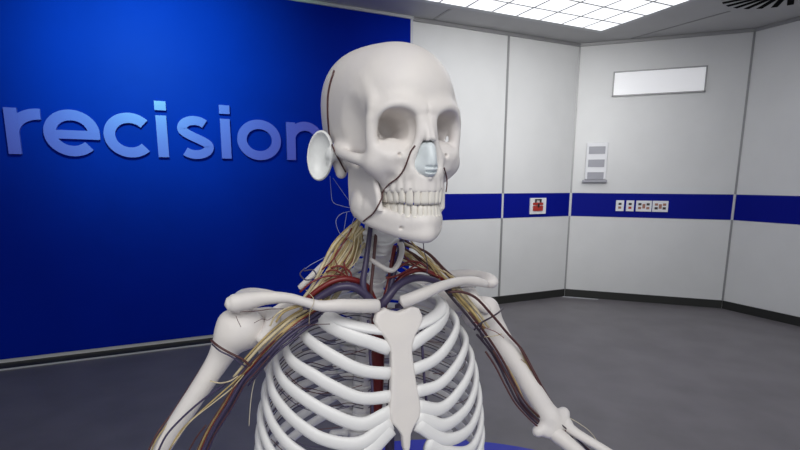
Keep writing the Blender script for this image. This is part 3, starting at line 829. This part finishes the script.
# ================================================================== PELVIS AND LEGS (below the frame)
v = Vol((0, -150, -560), (175, 40, -350), 3, sym=True)
v.chain([(20, -105, -380), (60, -95, -372), (110, -70, -370), (135, -20, -390)], [9, 9, 9, 8], 6)
v.ell((85, -60, -410), (52, 10, 45), 10, R=np.array([[.8, -.6, 0], [.6, .8, 0], [0, 0, 1]]))
v.ell((92, -40, -470), (26, 26, 26), 12); v.ell((118, -44, -476), (24, 20, 20), 4, 's')
v.chain([(90, -30, -470), (50, 10, -490), (8, 22, -500)], [11, 8, 9], 6); v.chain([(90, -60, -490), (70, -75, -530), (45, -40, -535), (14, 10, -512)], [11, 13, 9, 8], 6)
v.ell((0, -100, -400), (42, 14, 42), 10)
bone('pelvis', v, T, M['bone'], root)
hip = {sx: T((sx*108, -44, -476)) for sx in (1, -1)}
for sx in (1, -1):
    h = hip[sx]; out = TR@np.array([sx, 0., 0]); fwd = TR@np.array([0, 1., 0]); kn = np.array([h[0], h[1], 0.46])-out*.03; an = np.array([kn[0], kn[1], .085])-fwd*.01
    H_, K_, A_ = h*1000, kn*1000, an*1000
    f_ = Vol(np.minimum(H_, K_)-60, np.maximum(H_, K_)+60, 3.4)
    f_.ell(H_, (22, 22, 22), 0); f_.chain([H_, H_+out*38-UP*22], [13, 14], 6); f_.ell(H_+out*44-UP*14, (14, 16, 18), 8)
    f_.chain([H_+out*38-UP*22, H_+out*30-UP*120, K_+UP*90, K_+UP*30], [16, 13, 13, 18], 10); f_.chain([K_+out*22+UP*10, K_-out*22+UP*10], [20, 20], 10)
    bone('femur', f_, Tm, M['bone'], root)
    t_ = Vol(np.minimum(A_, K_)-50, np.maximum(A_, K_)+50, 3.4)
    t_.chain([K_+out*18-UP*24, K_-out*18-UP*24], [18, 18], 8); t_.chain([K_-UP*30-out*4, K_-UP*110-out*6, A_+UP*40-out*6, A_-out*8-UP*4], [19, 13, 10, 14], 9); bone('tibia', t_, Tm, M['bone'], root)
    p_ = Vol(np.minimum(A_, K_)-50, np.maximum(A_, K_)+50, 3.4)
    p_.chain([K_+out*32-UP*44-fwd*12, K_+out*30-UP*160-fwd*12, A_+out*22, A_+out*22-UP*18], [9, 6, 6, 9], 5); bone('fibula', p_, Tm, M['bone'], root)
    k_ = Vol(K_-60, K_+70, 3); k_.ell(K_+fwd*34+UP*6, (18, 14, 20), 0); bone('kneecap', k_, Tm, M['bone'], root)
    G = np.array([A_[0], A_[1], 12.])
    g_ = Vol(np.minimum(G-fwd*60, G+fwd*215)-60, np.maximum(G-fwd*60, G+fwd*215)+90, 3.2)
    g_.chain([G-fwd*45+UP*22, G-fwd*5+UP*45], [20, 22], 8); g_.chain([G+UP*48, G+fwd*50+UP*40, G+fwd*80+UP*28], [18, 18, 14], 8)
    for i in range(5):
        off = out*(-22+i*12); st = G+fwd*80+off*.8+UP*(26-i*2); en = G+fwd*(150-i*8)+off*1.25+UP*12; tp = G+fwd*(200-i*14)+off*1.4+UP*9
        r0 = 9 if i == 0 else 6.5
        g_.chain([st, (st+en)/2+UP*1, en, (en+tp)/2, tp], [r0, r0*.7, r0, r0*.7, r0*.75], 2)
    g_.op(lambda X, Y, Z: 12.5-Z, g_.lo, (g_.hi[0], g_.hi[1], 12.), 0, 's', pad=2) if False else None
    V, Q = g_.mesh(1); V[:, 2] = np.maximum(V[:, 2], 12.3)
    link('foot_bones', fast_mesh('foot_bones', Tm(V)-ORG, Q), M['bone'], root)

# ================================================================== VESSELS AND NERVES
exec_v = True
def px(pts): return [W(*p) for p in pts]
def jit(pts, a): return [W(p[0]+random.uniform(-a, a), p[1]+random.uniform(-a, a), p[2]+random.uniform(-a, a)*2) for p in pts]
def PS(*pts): return [S(p) for p in pts]

# --- vessels on the head
def on_skull(x, y, off):          # straight on a frontal plane of the skull
    r_ = ray(x, y); o_ = np.array([0, 0, CAMZ]); a = (SR.T@(o_-SP))*1000; b = (SR.T@r_)*1000; t = (off-a[1])/b[1]; return o_+r_*t
def hug(pts, lift=1.2):
    """drop each point on the real bone surface along the view of it"""
    dg = bpy.context.evaluated_depsgraph_get(); out = []
    objs = [skull, jaw]
    for x, y in pts:
        r_ = ray(x, y); r_ = r_/np.linalg.norm(r_); best = None
        for ob in objs:
            mw = ob.matrix_world.inverted(); ok, loc, nr, _ = ob.ray_cast(mw@Vector((0, 0, CAMZ)), (mw.to_3x3()@Vector(r_)).normalized())
            if ok:
                p = np.array(ob.matrix_world@loc); dd = np.linalg.norm(p-np.array([0, 0, CAMZ]))
                if best is None or dd < best[0]: best = (dd, p, np.array((ob.matrix_world.to_3x3()@nr).normalized()))
        if best: out.append(best[1]+best[2]*lift/1000)
        elif out: out.append(np.array([0, 0, CAMZ])+r_*np.linalg.norm(out[-1]-np.array([0, 0, CAMZ])))
    return out
bpy.context.view_layer.update()
for f_, mm, r_ in (([(335, 71), (333.5, 76), (331, 84), (329, 95), (328.5, 108), (329, 122), (331, 138), (335, 150), (340, 160), (345, 172)], 'artery2', .9),
                   ([(415, 146), (411, 152), (407.5, 162), (403, 172), (397, 179), (390, 184), (384, 191), (381, 198), (378, 206), (374, 213), (368, 218), (364, 221)], 'artery2', .75),
                   ([(443, 168), (445.5, 175), (447, 183), (446, 192)], 'artery2', .7),
                   ([(381, 191), (388, 193.5), (397, 195), (405, 194), (411, 196), (413, 205)], 'artery2', .35),
                   ([(420, 194), (420.5, 200), (420, 206)], 'artery2', .55)):
    p = hug(f_)
    if len(p) > 2: tube('artery', p, r_, M[mm], n=3, seg=6)

# --- fine hanging nerves behind the jaw
for pts in ([(330, 176, -40), (331, 190, -40), (333, 202, -40), (342, 206, -38), (351, 208, -34)],
            [(333, 178, -40), (340, 188, -38), (347, 198, -36), (352, 204, -34)],
            [(351, 211, -30), (341, 214, -28), (336, 221, -28), (339, 232, -30), (346, 238, -32), (353, 242, -34)],
            [(355, 216, -34), (350, 228, -36), (342, 242, -38), (328, 255, -40), (312, 264, -42), (305, 269, -44)],
            [(347, 212, -44), (344, 230, -44), (341, 250, -46), (336, 268, -48)]):
    tube('nerve', px(pts), .32, M['hair'], seg=5)
tube('vein', px([(305, 268, -44), (300, 274, -44), (306, 280, -42), (316, 277, -42), (313, 270, -44), (304, 271, -44)]), .8, M['vein'], seg=6)
tube('nerve', px([(423, 238, -20), (424, 250, -20), (427, 262, -18), (427, 274, -16)]), .6, M['vein'], seg=5)

# --- great vessels of the neck, near side
tube('vein', px([(371, 222, -30), (369, 240, -26), (366, 262, -20), (363, 285, -14), (368, 302, -10)]), 2.7, M['vein'], seg=10, r_end=4.4)
tube('artery', px([(377, 224, -28), (375, 245, -24), (373, 268, -20), (371, 292, -16), (374, 318, -14)]), 2.0, M['artery2'], seg=9)
tube('artery', px([(374, 300, -22), (366, 286, -24), (350, 279, -24), (334, 281, -26), (318, 290, -30), (304, 302, -34)]), 4.0, M['artery'], seg=10, r_end=3)
tube('vein', px([(378, 318, -12), (370, 300, -12), (356, 288, -14), (340, 287, -18), (325, 294, -24), (310, 305, -28), (298, 318, -26)]), 5.4, M['vein'], seg=12, r_end=4.2)
tube('vein', px([(377, 322, -12), (380, 308, -10), (388, 297, -8), (397, 286, -10), (410, 279, -14), (424, 278, -20), (437, 282, -28), (452, 292, -34)]), 5.8, M['vein'], seg=12, r_end=4)
tube('vein', px([(381, 316, -8), (388, 313, -6), (396, 311, -6), (404, 312, -8)]), 3.2, M['vein2'], seg=10)
tube('artery', px([(384, 300, -20), (394, 286, -22), (404, 275, -24), (418, 270, -28), (432, 273, -32), (446, 282, -36)]), 3.6, M['artery'], seg=10, r_end=2.6)
tube('artery', px([(384, 300, -20), (388, 285, -24), (392, 262, -28), (395, 246, -32)]), 2.6, M['artery'], seg=9)
tube('vein', px([(388, 300, -16), (392, 280, -18), (398, 258, -24), (402, 240, -30)]), 3.4, M['vein'], seg=9)
for pts, r_ in (([(331, 268, -30), (340, 266, -26), (350, 272, -24), (352, 282, -22)], 1.2), ([(344, 262, -26), (346, 272, -24), (352, 284, -22)], 1.0),
               ([(326, 272, -30), (334, 270, -26), (346, 276, -24)], 1.0), ([(300, 292, -30), (312, 282, -28), (328, 276, -26), (348, 277, -24)], 1.2),
               ([(398, 268, -18), (408, 262, -18), (418, 262, -20), (428, 268, -24)], 1.3), ([(386, 278, -14), (396, 276, -12), (408, 270, -14), (420, 262, -18)], 1.2),
               ([(402, 252, -22), (410, 262, -20), (424, 270, -24), (440, 278, -30)], 1.1)):
    tube('artery', px(pts), r_, M['artery'], seg=7)
# great vessels inside the thorax
tube('aorta', [T(p) for p in ((3, -38, -6), (1, -52, -30), (-3, -60, -70), (-5, -66, -120), (-5, -70, -180), (-5, -66, -260))], 8.6, M['artery'], seg=16)
tube('vena_cava', [T(p) for p in ((-20, -30, -8), (-24, -40, -50), (-22, -52, -110), (-22, -60, -180), (-22, -60, -250))], 6.5, M['vein'], seg=14)
tube('vein', [T(p) for p in ((34, 0, -14), (34, 6, -50), (34, 14, -90), (36, 20, -130), (38, 22, -160))], 1.7, M['vein'], seg=8)
tube('vein', [T(p) for p in ((-34, 0, -14), (-34, 6, -50), (-34, 14, -90), (-36, 20, -130), (-38, 22, -160))], 1.7, M['vein'], seg=8)
for sx in (1, -1):
    for i in range(8):
        z = -32-i*20
        P = [T(surf(a, z-18*(1-(abs(a-40)/40))*1-6, -6)*np.array([sx, 1, 1])) for a in (18, 30, 45, 60, 78)]
        tube('vein' if i % 2 else 'artery', P, .45, M['vein' if i % 2 else 'artery2'], seg=5, n=4)
        yb = spine_y(z)
        P = [T((sx*4, yb+14, z)), T((sx*24, yb+4, z+3)), T((sx*48, yb-6, z-2)), T(surf(150, z, -7)*np.array([sx, 1, 1])), T(surf(130, z-8, -7)*np.array([sx, 1, 1])), T(surf(105, z-18, -7)*np.array([sx, 1, 1]))]
        tube('vein', P, .7, M['vein'], seg=5, n=4); 
        P2 = [p+np.array([0, 0, .005]) for p in P]; tube('artery', P2, .6, M['artery2'], seg=5, n=4)
# --- nerve plexus, near side of the neck: roots fan from the cervical spine to below the clavicle
for i in range(27):
    t = (i % 17)/16; x0 = 360+random.uniform(-3, 6); y0 = 216+t*34
    x2 = 316+t*26+random.uniform(-4, 4); y2 = 284+random.uniform(-6, 6)
    mx = (x0+x2)/2+random.uniform(-5, 7); my = (y0+y2)/2+random.uniform(-6, 4)
    mm = M['nerve'] if i % 3 == 0 else M['nerve2']
    tube('nerve', px([(x0, y0, -40), (mx, my, -36), (x2, y2, -34), (x2-14+random.uniform(-3, 3), y2+20, -36)]), random.uniform(.9, 2.2), mm, seg=6, n=5)
for i in range(8):
    x0 = 352+random.uniform(-6, 10); y0 = 230+random.uniform(-8, 20)
    tube('nerve', px([(x0, y0, -32), (x0-6+random.uniform(-8, 8), y0+18, -30), (x0-16+random.uniform(-8, 8), y0+34, -30), (x0-32, y0+48+random.uniform(-8, 4), -34)]), random.uniform(.5, 1.1), M[random.choice(['nerve', 'nerve2', 'artery'])], seg=5, n=4)
# far side
for i in range(20):
    t = (i % 13)/12; x0 = 398+random.uniform(-3, 8); y0 = 240+t*30
    x2 = 438+random.uniform(-6, 10); y2 = 272+t*10+random.uniform(-5, 5)
    tube('nerve', px([(x0, y0, -46), ((x0+x2)/2+random.uniform(-4, 4), (y0+y2)/2+random.uniform(-6, 2), -42), (x2, y2, -40), (x2+14, y2+12, -42)]), random.uniform(.8, 1.9), M[random.choice(['nerve', 'nerve2', 'nerve', 'artery2'])], seg=6, n=5)
for x0, y0, x2, y2 in ((410, 240, 440, 280), (413, 244, 452, 288), (418, 252, 460, 296)):
    tube('nerve', px([(x0, y0, -30), ((x0+x2)/2, (y0+y2)/2-3, -30), (x2, y2, -30)]), .9, M['nerve'], seg=6)
# white tendon-like strands beside the neck
tube('nerve', px([(352, 240, -70), (338, 252, -74), (320, 268, -80), (300, 288, -86)]), 4, M['bone'], seg=9, label='thick white strand beside the neck')

# --- near arm bundle
B = [(330, 300, -26), (312, 312, -22), (296, 322, -14), (280, 335, -10), (264, 350, -10), (250, 366, -14), (238, 380, -18), (224, 404, -22), (208, 430, -26), (196, 456, -28)]
def off(P, dx, dy, dz=0): return [(a+dx, b+dy, c+dz) for a, b, c in P]
for dx, dy, dz, r_, mm, ia, ib in ((0, 0, 0, 2.6, 'nerve', 0, 10), (-4, -3, -3, 2.2, 'nerve2', 0, 7), (-7, -5, -6, 1.6, 'nerve', 0, 6), (4, 2, 2, 2.2, 'vein', 0, 10), (7, 4, -1, 2.6, 'vein', 0, 10),
                                   (10, 6, -4, 1.8, 'vein', 0, 7), (2, 0, 3, .9, 'artery', 0, 10), (-2, 1, 4, .8, 'artery2', 2, 10), (6, 6, 3, .8, 'artery2', 4, 10)):
    tube('nerve' if mm.startswith('nerve') else 'vein' if mm == 'vein' else 'artery', jit(off(B, dx, dy, dz)[ia:ib], .7), r_, M[mm], seg=8, r_end=r_*.7)
for pts, r_, mm in (([(252, 363, -12), (240, 374, -14), (222, 386, -20), (200, 402, -24), (180, 420, -26), (166, 436, -28), (156, 456, -30)], 1.1, 'vein'),
                    ([(250, 366, -12), (236, 380, -14), (218, 396, -20), (198, 414, -24), (180, 432, -26), (166, 456, -28)], .9, 'nerve'),
                    ([(247, 371, -14), (232, 388, -16), (212, 404, -20), (190, 422, -22), (172, 446, -24)], .7, 'nerve2'),
                    ([(211, 340, -30), (218, 346, -18), (230, 353, -14), (242, 359, -12), (250, 366, -12)], 1.3, 'artery2'),
                    ([(212, 344, -30), (220, 351, -18), (232, 357, -14), (246, 367, -12)], .9, 'vein'),
                    ([(213, 350, -60), (200, 370, -62), (184, 395, -60), (170, 416, -52), (158, 432, -42), (146, 456, -36)], 1.1, 'artery2'),
                    ([(186, 394, -58), (170, 420, -48), (156, 440, -40), (150, 456, -36)], .8, 'nerve'),
                    ([(210, 381, -18), (220, 383, -16), (230, 381, -15), (238, 376, -14)], .8, 'nerve2'),
                    ([(246, 370, -16), (236, 392, -20), (224, 416, -24), (214, 436, -26), (206, 456, -28)], 1.6, 'vein'),
                    ([(206, 425, -26), (196, 438, -28), (186, 456, -30)], .9, 'artery2'),
                    ([(262, 362, -22), (256, 376, -24), (252, 392, -26), (250, 410, -26), (249, 426, -26)], .5, 'thinnerve'),
                    ([(276, 322, -8), (284, 312, -6), (300, 306, -8), (322, 300, -10)], 1.2, 'nerve'),
                    ([(270, 326, -8), (276, 315, -8), (290, 307, -8), (306, 304, -12)], 1.0, 'nerve2'),
                    ([(236, 316, -18), (238, 321, -16), (241, 327, -15)], .35, 'artery2'),
                    ([(254, 323, -12), (262, 319, -10), (268, 320, -10), (276, 315, -8)], .3, 'artery2'),
                    ([(240, 312, -20), (256, 311, -16), (272, 309, -12), (290, 309, -12)], .45, 'artery2'),
                    ([(306, 290, 6), (314, 300, 16), (310, 312, 14), (309, 324, 10)], .35, 'nerve2'),
                    ([(290, 330, 4), (310, 325, 12), (330, 324, 18)], .4, 'artery2')):
    tube({'v': 'vein', 'a': 'artery', 'n': 'nerve', 't': 'nerve'}[mm[0]], px(pts), r_, M[mm], seg=7)

# --- far arm bundle
B = [(440, 284, -34), (452, 298, -26), (466, 314, -20), (480, 332, -16), (492, 348, -12), (502, 364, -8), (512, 384, 0), (522, 402, 8), (540, 420, 16), (560, 436, 26), (574, 456, 34)]
for dx, dy, dz, r_, mm, ia, ib in ((0, 0, 0, 1.5, 'vein', 0, 11), (-3, 2, -2, 1.4, 'vein', 3, 11), (3, -1, 2, 1.3, 'artery2', 2, 11), (-6, 3, 0, 1.1, 'artery2', 4, 10), (1, 3, 2, 1.3, 'artery2', 4, 11),
                                   (5, -4, 0, 2.0, 'nerve', 0, 4), (9, -5, 0, 1.6, 'nerve2', 0, 4), (2, -4, -3, 1.4, 'nerve', 0, 4), (5, 2, 1, .9, 'nerve', 5, 11), (12, -4, 0, 1.0, 'nerve2', 0, 3)):
    tube('nerve' if mm.startswith('nerve') else 'vein' if mm == 'vein' else 'artery', jit(off(B, dx, dy, dz)[ia:ib], .8), r_*1.25, M['darkvein' if mm == 'vein' else mm], seg=8, r_end=r_*1.1)
for pts, r_, mm in (([(448, 292, -12), (462, 292, -8), (476, 298, -8), (492, 315, -10), (508, 334, -12), (522, 350, -8), (534, 372, 0), (545, 392, 8), (556, 410, 16), (566, 424, 24), (580, 456, 34)], 1.5, 'artery2'),
                    ([(520, 348, -8), (531, 368, 0), (542, 390, 8), (552, 408, 16), (562, 420, 22), (574, 436, 30), (596, 456, 40)], 1.1, 'artery2'),
                    ([(522, 352, -10), (532, 374, -2), (541, 394, 6), (550, 408, 14)], 1.3, 'nerve'),
                    ([(448, 290, -12), (456, 288, -8), (466, 287, -8), (476, 287, -12)], .4, 'vein'),
                    ([(503, 308, -30), (498, 313, -16), (490, 318, -10), (481, 323, -8), (474, 330, -12)], 1.0, 'vein'),
                    ([(482, 322, -8), (480, 332, -10), (484, 342, -12)], .7, 'vein'),
                    ([(484, 337, -10), (494, 336, -8), (502, 334, -8)], .5, 'nerve2'),
                    ([(474, 322, -12), (486, 328, -8), (496, 332, -6), (504, 338, -6)], .4, 'artery'),
                    ([(521, 359, -6), (526, 363, -6), (531, 366, -8)], .4, 'nerve'),
                    ([(566, 416, 26), (580, 424, 32), (592, 434, 38), (606, 456, 44)], .5, 'thinnerve'),
                    ([(556, 420, 30), (570, 432, 34), (582, 444, 38), (592, 456, 42)], .9, 'vein'),
                    ([(566, 428, 32), (564, 440, 32), (570, 450, 34), (568, 458, 34)], .8, 'artery2')):
    tube({'v': 'vein', 'a': 'artery', 'n': 'nerve', 't': 'nerve'}[mm[0]], px(pts), r_*1.2, M['darkvein' if mm == 'vein' else mm], seg=7)

# ================================================================== CAMERA, LIGHT, WORLD
cam = bpy.data.cameras.new('camera'); cam.sensor_width = 36; cam.lens = F*36/800; cam.shift_y = (CY-225)/800; cam.clip_start = .02
co = bpy.data.objects.new('camera', cam); C.objects.link(co)
co.matrix_world = Matrix.Translation((0, 0, CAMZ))@Matrix.Rotation(math.pi/2-PITCH, 4, 'X')@Matrix.Rotation(ROLL, 4, 'Z')
bpy.context.scene.camera = co

def area(name, loc, target, size, power, col=(1, 1, 1), sy=None, spread=None):
    L = bpy.data.lights.new(name, 'AREA'); L.energy = power; L.size = size; L.color = col
    if sy: L.shape = 'RECTANGLE'; L.size_y = sy
    if spread: L.spread = spread
    o = bpy.data.objects.new(name, L); C.objects.link(o); o.location = loc
    o.rotation_euler = (Vector(target)-Vector(loc)).to_track_quat('-Z', 'Y').to_euler(); return o
lc = d1*3.31+n1*3.19
lc = d1*3.3+n1*2.0
lamp = area('ceiling_lamp', (lc[0], lc[1], CEIL-.03), (lc[0], lc[1], 0), 2.3, 24, (.97, .98, 1), sy=1.7)
lamp.rotation_euler = (0, 0, YAW)
area('added_front_fill', (.2, -.9, 3.0), (0, .6, 1.3), 2.0, 55, (1, .99, .97))  # unseen fill added above and behind the camera to light the skeleton evenly
q = d1*1.7+n1*1.5
area('added_wall_fill', (q[0], q[1], 3.05), tuple(PO+d1*3.65+UP*2.2), 1.0, 17, (1, 1, .99), spread=1.1)  # added out of view to brighten the pale walls; stands for no fixture
p = wl(PO, d1, -.2, 2.85, -1.7)
sp = bpy.data.lights.new('wall_wash', 'SPOT'); sp.energy = 360; sp.specular_factor = 0; sp.spot_size = 1.65; sp.spot_blend = 1; sp.shadow_soft_size = .15; sp.color = (.25, .95, .48)
so = bpy.data.objects.new('wall_wash', sp); C.objects.link(so); so.location = tuple(p)
so.rotation_euler = (Vector(wl(PO, d1, -.1, 2.5, 0))-Vector(p)).to_track_quat('-Z', 'Y').to_euler()

w = bpy.data.worlds.new('world'); bpy.context.scene.world = w; w.use_nodes = True
w.node_tree.nodes['Background'].inputs[0].default_value = (.9, .94, 1, 1); w.node_tree.nodes['Background'].inputs[1].default_value = .55
sc = bpy.context.scene
sc.view_settings.view_transform = 'Standard'; sc.view_settings.look = 'None'; sc.view_settings.exposure = 0
